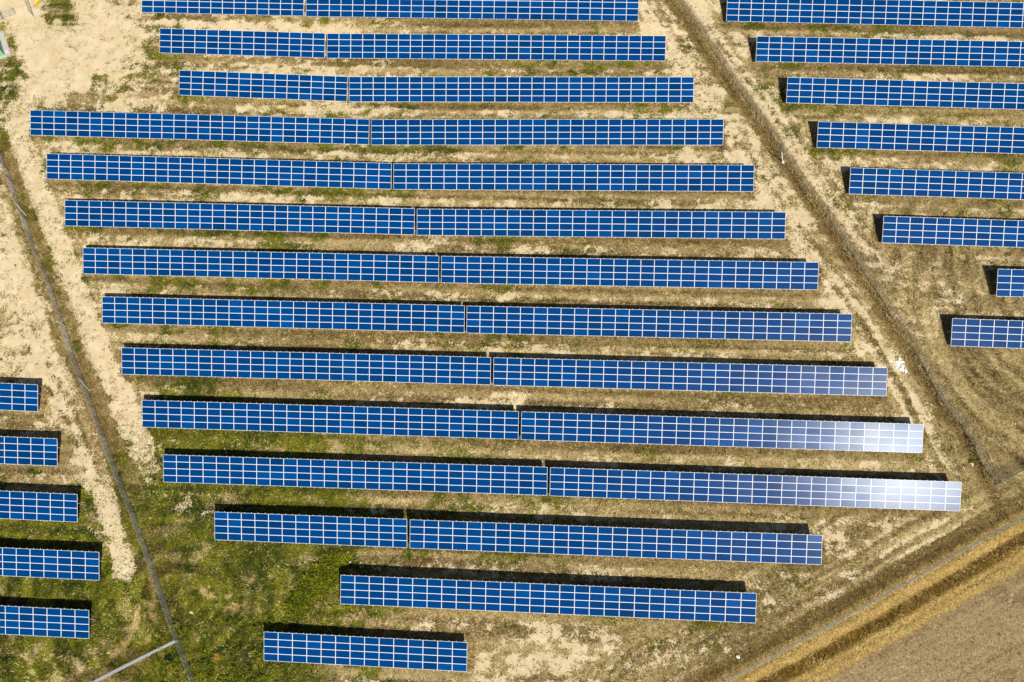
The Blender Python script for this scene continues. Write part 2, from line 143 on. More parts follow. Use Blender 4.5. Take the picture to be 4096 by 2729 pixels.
# ---------------------------------------------------------------- noise on arrays
class VN:
    def __init__(s, seed, n=256):
        s.n = n; s.g = np.random.default_rng(seed).random((n, n))
    def __call__(s, x, y):
        x0 = np.floor(x).astype(np.int64); y0 = np.floor(y).astype(np.int64)
        fx = x-x0; fy = y-y0
        fx = fx*fx*(3-2*fx); fy = fy*fy*(3-2*fy)
        g = s.g; n = s.n
        a = g[y0 % n, x0 % n]; b = g[y0 % n, (x0+1) % n]; c = g[(y0+1) % n, x0 % n]; d = g[(y0+1) % n, (x0+1) % n]
        return (a*(1-fx)+b*fx)*(1-fy)+(c*(1-fx)+d*fx)*fy

def fbm(x, y, seed, sizes, amps, ax=1.0):
    o = 0; t = 0
    for i, (sz, am) in enumerate(zip(sizes, amps)):
        th = 0.6*i + seed
        c, s_ = math.cos(th), math.sin(th)
        v = VN(seed*31+i)
        xx = x/ax
        o = o + am*v((c*xx-s_*y)/sz + 17.3*i, (s_*xx+c*y)/sz + 5.1*i); t += am
    return o/t

def uniformize(a):
    q = np.quantile(a.ravel()[::37], np.linspace(0, 1, 201))
    return np.interp(a, q, np.linspace(0, 1, 201))

def sstep(a, lo, hi):
    t = np.clip((a-lo)/(hi-lo), 0, 1)
    return t*t*(3-2*t)

def dist_line(X, Y, L, signed=False):
    """distance to a polyline; signed: positive on the right-hand side of travel"""
    best = np.full(X.shape, 1e9); sg = np.zeros(X.shape)
    for (ax, ay), (bx, by) in zip(L[:-1], L[1:]):
        dx, dy = bx-ax, by-ay; l2 = dx*dx+dy*dy
        t = np.clip(((X-ax)*dx+(Y-ay)*dy)/l2, 0, 1)
        ex, ey = X-(ax+t*dx), Y-(ay+t*dy)
        d = np.hypot(ex, ey)
        m = d < best
        best = np.where(m, d, best)
        if signed: sg = np.where(m, np.sign(ex*dy-ey*dx), sg)
    return best*sg if signed else best

# ---------------------------------------------------------------- terrain fields on a regular core grid
SP = np.array(SAMP)
GX0, GX1, GY0, GY1, GS = -112.0, 96.0, -22.0, 126.0, 0.34
xs = np.arange(GX0, GX1+.01, GS); ys = np.arange(GY0, GY1+.01, GS)
X, Y = np.meshgrid(xs, ys)

def base_height(x, y):
    d2 = (x[..., None]-SP[:, 0])**2+(y[..., None]-SP[:, 1])**2
    mn = d2.min(-1, keepdims=True)
    sg = 5.0+0.25*np.sqrt(mn)
    w = np.exp(-(d2-mn)/(2*sg*sg))
    return (w*SP[:, 2]).sum(-1)/w.sum(-1)

cx = np.arange(GX0, GX1+2, 1.36); cy = np.arange(GY0, GY1+2, 1.36)
CX, CY = np.meshgrid(cx, cy)
CH = base_height(CX, CY)
for _ in range(2):
    Pd = np.pad(CH, 1, mode='edge')
    CH = (Pd[1:-1, 1:-1]*4+Pd[:-2, 1:-1]+Pd[2:, 1:-1]+Pd[1:-1, :-2]+Pd[1:-1, 2:])/8

def bil(A, x, y, x0, y0, st):
    gx = np.clip((x-x0)/st, 0, A.shape[1]-1.001); gy = np.clip((y-y0)/st, 0, A.shape[0]-1.001)
    i = gy.astype(int); j = gx.astype(int); b = gx-j; a = gy-i
    return A[i, j]*(1-a)*(1-b)+A[i+1, j]*a*(1-b)+A[i, j+1]*(1-a)*b+A[i+1, j+1]*a*b

H = bil(CH, X, Y, GX0, GY0, 1.36)
s3 = dist_line(X, Y, FENCE3, True)               # + = field side of the lower right fence
sd = dist_line(X, Y, DITCH, True)                # + = west side of the diagonal ditch line
d1 = dist_line(X, Y, FENCE1); d2f = dist_line(X, Y, FENCE2)
wob = (fbm(X, Y, 3, (5, 1.6), (1, .6))-.5)
sw = s3+wob*.7
prof = np.interp(sw, [0., .5, .95, 1.9, 2.15, 3.65, 4.3, 4.75, 5.4, 6.], [0, -.22, .06, -.72, -.72, .42, .08, .32, -.02, 0])
H = H+prof
sdw = -sd+wob*.5                                 # + = east
H = H+np.interp(sdw, [-1.3, -.4, .1, .6, 1.4, 2.2], [0, -.35, -.42, .16, .18, 0])

trackd = {k: dist_line(X, Y, v[0]) for k, v in TRACKS.items()}
roadd = dist_line(X, Y, ROAD)
n_big = fbm(X, Y, 5, (7, 3, 1.5, .8), (.6, .9, 1.1, 1.1))
n_row = fbm(X, Y, 6, (2.2, 1.0, .6), (1, 1, .9), 2.6)
n_a = uniformize(n_big); n_b = uniformize(n_row)
u_mix = uniformize(.55*n_a+.45*n_b)
u_g = uniformize(fbm(X, Y, 9, (6, 2.4, 1.1, .7), (.8, 1, 1.1, .9), 1.5))
u_f = uniformize(fbm(X, Y, 11, (1.3, .6), (1, 1)))

def digits(rows): return np.array([[int(c) for c in r] for r in rows], float)
mapb = bil(digits(MAP['bare']), X, Y, MAP['x0'], MAP['y0'], MAP['st'])/9
patch = np.zeros_like(X)
for a_, b_, r_ in GREENS: patch = np.maximum(patch, sstep(1.35-np.hypot(X-a_, (Y-b_)*.8)/r_+(wob+n_big-.5)*.9, 0, .8))
mapg = bil(digits(MAP['green']), X, Y, MAP['x0'], MAP['y0'], MAP['st'])/9
mapg = np.maximum(mapg, .55*patch)
fr = mapb**1.25*(1-.45*patch)
tr = np.zeros_like(X)
for k, d in trackd.items():
    wd = TRACKS[k][1]/2
    amp = {'left_track': .75, 'fence_track': .42, 'strip': .95, 'diagonal': .38, 'east': .30, 'yard': .35}[k]
    band = sstep(wd*1.25-d-wob*1.6, -.6, .7)
    rut = np.exp(-((d-.85)/.42)**2)
    if k in ('yard', 'strip'): rut = band
    tr = np.maximum(tr, amp*(.65*band+.35*rut))
    if k not in ('yard',): H = H-.06*np.exp(-((d-.85)/.35)**2)
fr = fr+tr
# wheel streaks run along the tracks and along the lower right fence
def streak(d, seed, sz):
    v = VN(seed); return v(d/sz, (X*.35+Y*.5)/9.)-.5
tone = np.zeros_like(X)                          # pale / dark swaths left by mowing and wheels
def blend(u, m):
    global u_mix
    u_mix = u_mix*(1-m)+uniformize(u)*m
rowang = -X*.033-Y                               # runs across the rows
blend(.6*streak(rowang+wob*.35, 72, .55)+.4*streak(rowang+wob*.2, 73, 1.1)+.35*(u_mix-.5), .45)
tone = .9*streak(rowang+wob*.3, 74, .6)
for k in ('diagonal', 'left_track', 'fence_track', 'east'):
    dsg = dist_line(X, Y, TRACKS[k][0], True)
    m = np.exp(-(dsg/3.0)**2)
    blend(streak(dsg+wob*.25, 60+len(k), .5)+.45*(u_mix-.5), .72*m)
    tone = tone*(1-m)+m*1.1*streak(dsg+wob*.25, 80+len(k), .5)
m = sstep(s3, -14, -9)*(1-sstep(s3, -1, 0))
blend(streak(s3+wob*.4, 71, .6)+.9*(u_mix-.5), .55*m)
tone = tone*(1-m)+m*.75*streak(s3+wob*.7, 75, .45)
# swaths raked in rings at the far right, and round the ends of the lowest rows
RC = (72., 52.); rd = np.hypot(X-RC[0], (Y-RC[1])*.8)
m = sstep(-sd, 1.5, 4)*sstep(78-Y, 0, 20)*(1-sstep(s3, -3, -1))
v_ = VN(77); ring = v_((rd+wob*1.2)/.8, np.arctan2(Y-RC[1], X-RC[0])*2.2+50)-.5
tone = tone*(1-m)+m*1.5*ring
RL = (-52., 6.); rd = np.hypot(X-RL[0], Y-RL[1])
m = sstep(-X, 30, 42)*sstep(18-Y, 0, 8)
ring = VN(78)((rd+wob)/.75, np.arctan2(Y-RL[1], X-RL[0])*1.6+50)-.5
tone = tone*(1-m)+m*1.3*ring
tabm = np.zeros_like(X)                          # unmown fringe round each table
under = np.zeros_like(X, bool)
for n_, N, x, y, yaw, s_, z in TABS:
    lx = (X-x)*math.cos(yaw)+(Y-y)*math.sin(yaw); ly = -(X-x)*math.sin(yaw)+(Y-y)*math.cos(yaw)
    hx = N*.99; hy = 2*PH*math.cos(TILT)
    dd = np.maximum(np.abs(lx)-hx, np.abs(ly+.15)-hy)
    tabm = np.maximum(tabm, sstep(-dd, -1.25, -.2))
    under |= (np.abs(lx) < hx-.6) & (np.abs(ly) < hy-.6)
fr = fr-.42*tabm
# fence and ditch verges carry grass, not bare soil
verge1 = np.exp(-(np.minimum(d1, d2f)/2.1)**2)
vergeD = np.exp(-((sdw-.7)/1.1)**2)+.55*np.exp(-((sdw+.3)/.7)**2)
verge3 = sstep(s3, -1.0, -.2)*(1-sstep(s3, 5.4, 6.0))
fr = fr-.75*verge1-.8*np.clip(vergeD, 0, 1)-1.2*sstep(s3, -2.6, -1.2)
fr = np.clip(fr, 0, 1.2)
lowb = sstep(fr, .03, .14)
bare = np.clip(.5+(fr-u_mix)*.95, 0, 1)*lowb
road = sstep(3.2-roadd-wob*1.5, -.4, .6)
bare = np.maximum(bare, road)
fieldm = sstep(s3+wob*.5, 5.35, 5.75)
gr = np.clip(np.interp(mapg, [0, .22, .45, .67, .9], [0, .12, .44, 1.0, 1.25])-.6*verge3-.4*np.clip(vergeD, 0, 1), 0, 1)
green = np.clip(.5+(gr+.10*tabm*(gr > .15)-u_g)*1.05, 0, 1)*(1-fieldm)*sstep(gr, 0, .08)
arcs = np.zeros_like(X)
for a in ARCS: arcs = np.maximum(arcs, np.exp(-(dist_line(X, Y, a)/.42)**2))
arcs = arcs*sstep(u_f, .15, .5)
green = green*(1-.9*arcs)
vshade3 = sstep(s3, -2.8, -1.6)*(1-sstep(s3, -.6, -.1))  # dark shadow strip before the fence, painted through the brown mask
ditch_shade = np.exp(-((sdw+.1)/.55)**2)  # shadow cast by the tall grass ridge, painted in as brown
brown = np.clip(.9*verge1+.35*np.clip(vergeD, 0, 1)+1.2*ditch_shade+.55*tabm+1.1*vshade3, 0, 1)*(1-.5*green)
gold = np.clip(verge3, 0, 1)*(1-fieldm)
gold = np.maximum(gold, arcs*.6)
darkg = sstep(uniformize(fbm(X, Y, 21, (6, 2.4, 1.0), (1, 1, .8))), .55, .95)*green
rel = fbm(X, Y, 13, (2.6, 1.1, .8), (1, .8, .6))-.5
H = H+rel*.22*(1-.8*bare)+(u_f-.5)*.05
fst = streak(s3+wob*.25, 79, 1.0)
furrow = .55*np.sin((s3+wob*.25)*2*math.pi/1.05)+1.6*np.where(fst < -.18, 1., 0.)*(u_f > .3)
H = H-fieldm*(furrow*.045+(u_f-.5)*.05)

def F(A, x, y): return bil(A, np.asarray(x, float), np.asarray(y, float), GX0, GY0, GS)
def gz(x, y): return float(F(H, np.array([x]), np.array([y]))[0])

# ---------------------------------------------------------------- materials
def new_mat(name):
    m = bpy.data.materials.new(name); m.use_nodes = True
    nt = m.node_tree
    return m, nt, nt.nodes['Principled BSDF']

def nd(nt, t, **kw):
    n = nt.nodes.new(t)
    for k, v in kw.items(): setattr(n, k, v)
    return n

def mixc(nt, fac, a, b, mode='MIX'):
    n = nd(nt, 'ShaderNodeMix', data_type='RGBA', blend_type=mode)
    for sock, v in ((n.inputs[0], fac), (n.inputs[6], a), (n.inputs[7], b)):
        if hasattr(v, 'is_linked'): nt.links.new(v, sock)
        elif isinstance(v, tuple): sock.default_value = (*v, 1)
        else: sock.default_value = v
    return n.outputs[2]

def noise(nt, vec, scale, detail=4, rough=.6, dist=0):
    n = nd(nt, 'ShaderNodeTexNoise')
    n.inputs['Scale'].default_value = scale; n.inputs['Detail'].default_value = detail
    n.inputs['Roughness'].default_value = rough; n.inputs['Distortion'].default_value = dist
    nt.links.new(vec, n.inputs['Vector'])
    return n.outputs['Fac']

def mrange(nt, v, a, b, c=0., d=1.):
    n = nd(nt, 'ShaderNodeMapRange'); n.clamp = True
    nt.links.new(v, n.inputs[0])
    for i, q in enumerate((a, b, c, d)): n.inputs[1+i].default_value = q
    return n.outputs[0]

def math_(nt, op, a, b):
    n = nd(nt, 'ShaderNodeMath', operation=op)
    for sock, v in ((n.inputs[0], a), (n.inputs[1], b)):
        if hasattr(v, 'is_linked'): nt.links.new(v, sock)
        else: sock.default_value = v
    return n.outputs[0]

def attr(nt, name):
    n = nd(nt, 'ShaderNodeAttribute', attribute_name=name)
    return n.outputs['Fac']

# ground: masks come from the mesh, the shader adds grain
gm, nt, bs = new_mat('ground_surface')
pos = nd(nt, 'ShaderNodeNewGeometry').outputs['Position']
nf = noise(nt, pos, 3.2, 6, .7, .6)
nm = noise(nt, pos, .55, 5, .65, .4)
ns = noise(nt, pos, 11., 4, .7)
nst = noise(nt, pos, 5.5, 3, .65, 2.5)
tn = math_(nt, 'MULTIPLY', attr(nt, 'tone'), .30)
nf_ = math_(nt, 'ADD', nf, tn); nst_ = math_(nt, 'ADD', nst, tn)
straw = mixc(nt, mrange(nt, nf_, .40, .58), COL['straw_dark'], COL['straw_mid'])
straw = mixc(nt, mrange(nt, nst_, .50, .64), straw, COL['straw_pale'])
straw = mixc(nt, mrange(nt, nm, .42, .70, 0, .55), straw, COL['straw_grey'])
brownc = mixc(nt, mrange(nt, nf, .42, .60), COL['brown_dark'], COL['brown_mid'])
c = mixc(nt, math_(nt, 'MULTIPLY', attr(nt, 'brown'), .8), straw, brownc)
goldc = mixc(nt, mrange(nt, nst, .42, .60), COL['gold_dark'], COL['gold_pale'])
c = mixc(nt, attr(nt, 'gold'), c, goldc)
grn = mixc(nt, mrange(nt, nf_, .40, .60), COL['green_dark'], COL['green_mid'])
grn = mixc(nt, math_(nt, 'MULTIPLY', attr(nt, 'darkg'), .7), grn, COL['green_deep'])
gfac = math_(nt, 'ADD', attr(nt, 'green'), math_(nt, 'MULTIPLY', math_(nt, 'SUBTRACT', noise(nt, pos, 2.3, 7, .78, .7), .5), 3.2))
gfac = math_(nt, 'MULTIPLY', mrange(nt, gfac, .44, .62), mrange(nt, attr(nt, 'green'), .02, .2))
c = mixc(nt, gfac, c, grn)
soil = mixc(nt, mrange(nt, nm, .35, .68), COL['soil_tan'], COL['soil_pale'])
soil = mixc(nt, mrange(nt, nf, .56, .78, 0, .55), soil, COL['soil_dark'])
soil = mixc(nt, mrange(nt, ns, .58, .75, 0, .35), soil, COL['soil_white'])
nb = noise(nt, pos, 1.1, 6, .7, .8)
nb2 = noise(nt, pos, 3.6, 6, .75, .8)
fine = math_(nt, 'ADD', math_(nt, 'MULTIPLY', math_(nt, 'SUBTRACT', nb, .5), 2.2), math_(nt, 'MULTIPLY', math_(nt, 'SUBTRACT', nb2, .5), 2.2))
edge = mrange(nt, attr(nt, 'bare'), .92, 1., 1., .35)
bf = math_(nt, 'ADD', attr(nt, 'bare'), math_(nt, 'MULTIPLY', fine, edge))
bf = mrange(nt, bf, .46, .56)
c = mixc(nt, bf, c, soil)
fld = mixc(nt, mrange(nt, nf, .33, .68), COL['field_dark'], COL['field_pale'])
fld = mixc(nt, mrange(nt, ns, .60, .76, 0, .7), fld, COL['field_straw'])
fld = mixc(nt, math_(nt, 'MULTIPLY', mrange(nt, attr(nt, 'furrow'), .2, .9), mrange(nt, nm, .42, .56, .1, .85)), fld, COL['field_dark'])
c = mixc(nt, attr(nt, 'field'), c, fld)
nt.links.new(c, bs.inputs['Base Color'])
bs.inputs['Roughness'].default_value = .95
bs.inputs['Specular IOR Level'].default_value = .1
bp = nd(nt, 'ShaderNodeBump'); bp.inputs['Strength'].default_value = 1.; bp.inputs['Distance'].default_value = .16
nt.links.new(math_(nt, 'ADD', nst, math_(nt, 'MULTIPLY', ns, .5)), bp.inputs['Height'])
nt.links.new(bp.outputs[0], bs.inputs['Normal'])

def blade_mat(name):
    m, nt, bs = new_mat(name)
    a = nd(nt, 'ShaderNodeAttribute', attribute_name='tint')
    nt.links.new(a.outputs['Color'], bs.inputs['Base Color'])
    bs.inputs['Roughness'].default_value = .8
    bs.inputs['Specular IOR Level'].default_value = .15
    return m
bm = blade_mat('grass_blade')

def simple(name, colr, rough=.6, metal=0., spec=.4, var=.0, scale=6.):
    m, nt, bs = new_mat(name)
    if var:
        tc = nd(nt, 'ShaderNodeTexCoord').outputs['Object']
        n = noise(nt, tc, scale, 4, .6)
        lo = tuple(v*(1-var) for v in colr); hi = tuple(min(1, v*(1+var)) for v in colr)
        nt.links.new(mixc(nt, mrange(nt, n, .3, .7), lo, hi), bs.inputs['Base Color'])
    else:
        bs.inputs['Base Color'].default_value = (*colr, 1)
    bs.inputs['Roughness'].default_value = rough; bs.inputs['Metallic'].default_value = metal
    bs.inputs['Specular IOR Level'].default_value = spec
    return m

frame_m = simple('aluminium_frame', COL['frame'], .5, 0., .3, .08, 3)
steel_m = simple('galvanised_steel', (.42, .44, .45), .5, .6, .5, .2, 5)
wire_m = simple('fence_wire', (.64, .63, .56), .6, 0, .3, .15, 4)
wireg_m = simple('fence_wire_grey', (.34, .37, .38), .6, 0, .3, .15, 4)
white_m = simple('white_stone', (.78, .77, .72), .9, 0, .2, .15, 3)
stone_m = simple('pale_stone', (.66, .56, .46), .9, 0, .2, .15, 4)
conc_m = simple('concrete', (.40, .40, .36), .9, 0, .2, .15, 2)
klit_m = simple('lit_green_paint', (.20, .52, .20), .5, 0, .4, .08, 3)  # sunlit tone of the cabin green, used on south face and roof
kshade_m = simple('shaded_green_paint', (.05, .22, .11), .5, 0, .4, .08, 3)  # same cabin green, darkened for the walls that catch less sun
kdoor_m = simple('grey_blue_paint', (.36, .45, .52), .5, 0, .4, .08, 3)
pink_m = simple('pink_plastic', (.80, .42, .66), .5, 0, .4, .12, 5)
pipe_m = simple('white_plastic', (.80, .78, .74), .5, 0, .4)
back_m = simple('panel_backsheet', (.55, .56, .58), .7)

# solar cells: dark blue glass, colour differs from module to module, thin pale cell grid
cm, nt, bs = new_mat('solar_cells')
oi = nd(nt, 'ShaderNodeObjectInfo').outputs['Random']
ramp = nd(nt, 'ShaderNodeValToRGB')
e = ramp.color_ramp.elements
e[0].position = 0; e[0].color = (*COL['cell0'], 1); e[1].position = 1; e[1].color = (*COL['cell3'], 1)
for p_, k_ in ((.22, 'cell1'), (.80, 'cell2')):
    q = e.new(p_); q.color = (*COL[k_], 1)
nt.links.new(oi, ramp.inputs[0])
tc = nd(nt, 'ShaderNodeTexCoord').outputs['Object']
sx = nd(nt, 'ShaderNodeSeparateXYZ'); nt.links.new(tc, sx.inputs[0])
def gridline(v, n_, span, th):
    a = math_(nt, 'ADD', math_(nt, 'DIVIDE', v, span/n_), 100.5 if n_ % 2 else 100.)
    fr_ = math_(nt, 'FRACT', a, 0)
    d_ = math_(nt, 'ABSOLUTE', math_(nt, 'SUBTRACT', fr_, .5), 0)
    return mrange(nt, d_, .5-th, .5-th*.4)
gl = math_(nt, 'MAXIMUM', gridline(sx.outputs['X'], 12, 1.86, .075), gridline(sx.outputs['Y'], 6, .90, .075))
cellv = noise(nt, tc, 9, 3, .6)
base = mixc(nt, mrange(nt, cellv, .3, .7, 0, .35), ramp.outputs[0], COL['cell1'])
slow = noise(nt, nd(nt, 'ShaderNodeNewGeometry').outputs['Position'], .09, 3, .6)
base = mixc(nt, mrange(nt, slow, .35, .68, 0, .5), base, COL['cell2'])
base = mixc(nt, math_(nt, 'MULTIPLY', gl, .22), base, COL['gridline'])
nt.links.new(base, bs.inputs['Base Color'])
bs.inputs['Roughness'].default_value = CELL_ROUGH
bs.inputs['Specular IOR Level'].default_value = CELL_SPEC
bs.inputs['Specular Tint'].default_value = (.92, .97, 1, 1)
bp = nd(nt, 'ShaderNodeBump'); bp.inputs['Strength'].default_value = .12; bp.inputs['Distance'].default_value = .01
nt.links.new(noise(nt, tc, 22, 3, .7), bp.inputs['Height']); nt.links.new(bp.outputs[0], bs.inputs['Normal'])

# ---------------------------------------------------------------- ground sheet, split by what lies on it
outer = np.array([-900, -560, -340, -230, -165, -132]) - GX0
gxs = np.concatenate([GX0+np.array([-800, -450, -230, -110, -50, -18.]), xs, GX1+np.array([18., 50, 110, 230, 450, 800])])
gys = np.concatenate([GY0+np.array([-800, -450, -230, -110, -50, -18.]), ys, GY1+np.array([18., 50, 110, 230, 450, 800])])
GXX, GYY = np.meshgrid(gxs, gys)
ex = np.clip(GXX, GX0, GX1); ey = np.clip(GYY, GY0, GY1)
fields = {k: F(A, ex, ey) for k, A in dict(bare=bare, green=green, brown=brown, gold=gold, darkg=darkg, tone=tone, field=fieldm, furrow=furrow).items()}
far = sstep(np.hypot(GXX-ex, GYY-ey), 0, 15)
fields['bare'] = fields['bare']*(1-far)+.15*far
Z = F(H, ex, ey)
nyy, nxx = GXX.shape
idx = np.arange(nyy*nxx).reshape(nyy, nxx)
quads = np.stack([idx[:-1, :-1], idx[:-1, 1:], idx[1:, 1:], idx[1:, :-1]], -1).reshape(-1, 4)
qc = lambda A: ((A[:-1, :-1]+A[1:, 1:]+A[:-1, 1:]+A[1:, :-1])/4).ravel()
trk = np.zeros_like(X)
for k, d in trackd.items():
    if k not in ('yard', 'east'): trk = np.maximum(trk, sstep(TRACKS[k][1]/2-d, -.1, .1))
yardm = np.maximum(sstep(TRACKS['yard'][1]-trackd['yard']-wob*3, -.2, .2), road)
reg = np.zeros(len(quads), int)
reg[qc(F(trk, ex, ey)) > .5] = 1
reg[qc(F(yardm, ex, ey)) > .5] = 2
reg[qc(fields['field']) > .5] = 3
VV = np.stack([GXX, GYY, Z], -1).reshape(-1, 3)
for rid, nm_ in enumerate(('ground', 'dirt_track', 'dirt_yard', 'ploughed_field')):
    q = quads[reg == rid]
    used, inv = np.unique(q, return_inverse=True)
    me = mesh_np(nm_, VV[used], inv.reshape(-1, 4), gm, {k: ('FLOAT', v.ravel()[used]) for k, v in fields.items()}, True)
    tag(obj(nm_, me), kind='structure')

# ---------------------------------------------------------------- solar tables
PWD = 1.98
def make_panel_mesh():
    m = MB(); w, h, t, fw = 1.970, PH-.008, .04, .030
    v = []
    for (a, b, z) in ((w/2, h/2, 0), (w/2-fw, h/2-fw, 0), (w/2-fw, h/2-fw, -.004), (w/2, h/2, -t)):
        v += [(-a, -b, z), (a, -b, z), (a, b, z), (-a, b, z)]
    m.v = v
    for i in range(4):
        j = (i+1) % 4
        m.f += [(i, j, 4+j, 4+i), (4+i, 4+j, 8+j, 8+i), (12+i, 12+j, j, i)]; m.m += [0, 0, 0]
    m.f.append((8, 9, 10, 11)); m.m.append(1)
    m.f.append((15, 14, 13, 12)); m.m.append(2)
    return m.mesh('solar_panel', frame_m, cm, back_m)
panel_me = make_panel_mesh()
ct, st_ = math.cos(TILT), math.sin(TILT)
def slope_pt(lx, v, off=0.): return (lx, (v-2*PH)*ct-off*st_, ZL+v*st_+off*ct)

def frame_mesh(N, c0, c1):
    m = MB()
    for c in range(c0, c1):
        for o in (-.49, .49):
            lx = (c+.5-N/2)*PWD+o
            m.bar(slope_pt(lx, -.07, -.07), slope_pt(lx, 4*PH+.09, -.07), .05, .05)
    for v in (.75, 3.3):
        m.bar(slope_pt((c0-N/2)*PWD+.03, v, -.16), slope_pt((c1-N/2)*PWD-.03, v, -.16), .07, .11)
    return m.mesh('mounting_rails', frame_m)
fcache = {}
def post_mesh():
    m = MB()
    m.box((0, 0, -.25), (.10, .07, .01+1.0)); return m
def make_posts():
    lo = MB(); lo.box((0, 0, .28), (.09, .06, 1.55)); hi = MB(); hi.box((0, 0, .7), (.09, .06, 2.6))
    return lo.mesh('support_post', steel_m), hi.mesh('support_post', steel_m)
lo_me, hi_me = make_posts()
st = MB(); st.bar((0, 0, 0), (.62, -.12, -.75), .05, .05); strut_e = st.mesh('end_strut', steel_m)
st = MB(); st.bar((0, 0, 0), (-.40, -.12, -.75), .04, .04); strut_w = st.mesh('end_strut', steel_m)

ORD = ['first', 'second', 'third', 'fourth', 'fifth', 'sixth', 'seventh', 'eighth', 'ninth', 'tenth', 'eleventh', 'twelfth']
LAB = {
 'R0A': 'short blue solar table cut by the top edge, left of the narrow gap',
 'R0B': 'long blue solar table cut by the top edge, middle block, right of the narrow gap',
 'R8B': 'long solar table whose last two columns beside the white rubble are pale with glare',
 'R9B': 'long solar table with a white glare patch, upper of the two most dazzling',
 'R10B': 'long solar table with a white glare patch, lower of the two most dazzling',
 'R11A': 'short solar table left of the gap in the lowest row that has a gap',
 'R11B': 'long solar table right of the gap in the lowest row that has a gap',
 'R12': 'undivided long solar table, second row from the bottom of the middle block',
 'R13': 'short undivided solar table, lowest of the middle block',
 'R7B': 'right table of the eighth middle row, its right end slightly hazed by glare',
 'R3A': 'left table of the fourth middle row, first row reaching the left dirt track',
 'Q0': 'solar table cut by the top edge, right of the diagonal ditch',
 'Q6': 'solar table at the right edge showing only two columns of panels',
 'Q7': 'lowest solar table right of the diagonal ditch, with faint glare',
 'L0': 'topmost table beyond the left wire fence, three columns of panels showing',
 'L4': 'lowest table beyond the left wire fence, near the bottom left corner',
}
def table_label(n):
    if n in LAB: return LAB[n]
    k = int(n[1:].rstrip('AB'))
    if n[0] == 'R':
        return '%s blue solar table of the %s row from the top of the middle block' % ('left' if n[-1] == 'A' else 'right', ORD[k])
    if n[0] == 'Q': return '%s blue solar table from the top, right of the diagonal ditch' % ORD[k]
    return '%s blue solar table from the top beyond the left wire fence' % ORD[k]
QMAX = {'Q1': 25, 'Q2': 22, 'Q3': 20, 'Q4': 18, 'Q5': 15, 'Q6': 6, 'Q7': 10}
LMIN = {'L0': 8, 'L1': 6, 'L2': 5, 'L3': 3, 'L4': 4}
first_panel = None
for n_, N, x, y, yaw, s_, z in TABS:
    xa = Vector((math.cos(yaw), math.sin(yaw), s_)).normalized()
    ya = Vector((-math.sin(yaw), math.cos(yaw), 0)); ya = (ya-xa*ya.dot(xa)).normalized(); za = xa.cross(ya)
    root = empty('solar_table')
    root.matrix_world = Matrix(((xa.x, ya.x, za.x, x), (xa.y, ya.y, za.y, y), (xa.z, ya.z, za.z, z), (0, 0, 0, 1)))
    grp = {'R': 'solar tables in rows of the middle block', 'Q': 'solar tables right of the diagonal ditch', 'L': 'solar tables beyond the left fence'}[n_[0]]
    tag(root, table_label(n_), 'solar array', grp)
    c0, c1 = LMIN.get(n_, 0), min(QMAX.get(n_, N), N)
    for c in range(c0, c1):
        jx, jy = rng.normal(0, .0024), rng.normal(0, .0032)
        for r_ in range(4):
            if first_panel is None:
                o = obj('solar_panel', panel_me, root); first_panel = o
            else:
                o = first_panel.copy(); col.objects.link(o); o.parent = root
            o.location = slope_pt((c+.5-N/2)*PWD, (r_+.5)*PH, rng.normal(0, .002))
            o.rotation_euler = (TILT+jx+rng.normal(0, .0022), jy+rng.normal(0, .003), rng.normal(0, .0006))
    key = (N, c0, c1)
    if key not in fcache: fcache[key] = frame_mesh(*key)
    tag(obj('mounting_rails', fcache[key], root), kind='stuff')
    npst = max(2, round((c1-c0)/3.5)+1)
    for i in range(npst):
        lx = (c0-N/2)*PWD+.6+(c1-c0)*PWD*0+((c1-c0)*PWD-1.2)*i/(npst-1)
        for v, me in ((.75, lo_me), (3.3, hi_me)):
            o = obj('support_post', me, root)
            q = slope_pt(lx, v, -.2); o.location = (q[0], q[1], q[2]-(1.05 if me is lo_me else 2.0)+.0)
    if n_[0] == 'L':
        o = obj('end_strut', strut_e, root); o.location = slope_pt((c1-N/2)*PWD-.15, 2.75*PH, -.12)
    if n_ in ('Q2', 'Q6', 'Q7', 'Q3'):
        o = obj('end_strut', strut_w, root); o.location = slope_pt((c0-N/2)*PWD+.15, 2.3*PH, -.12)

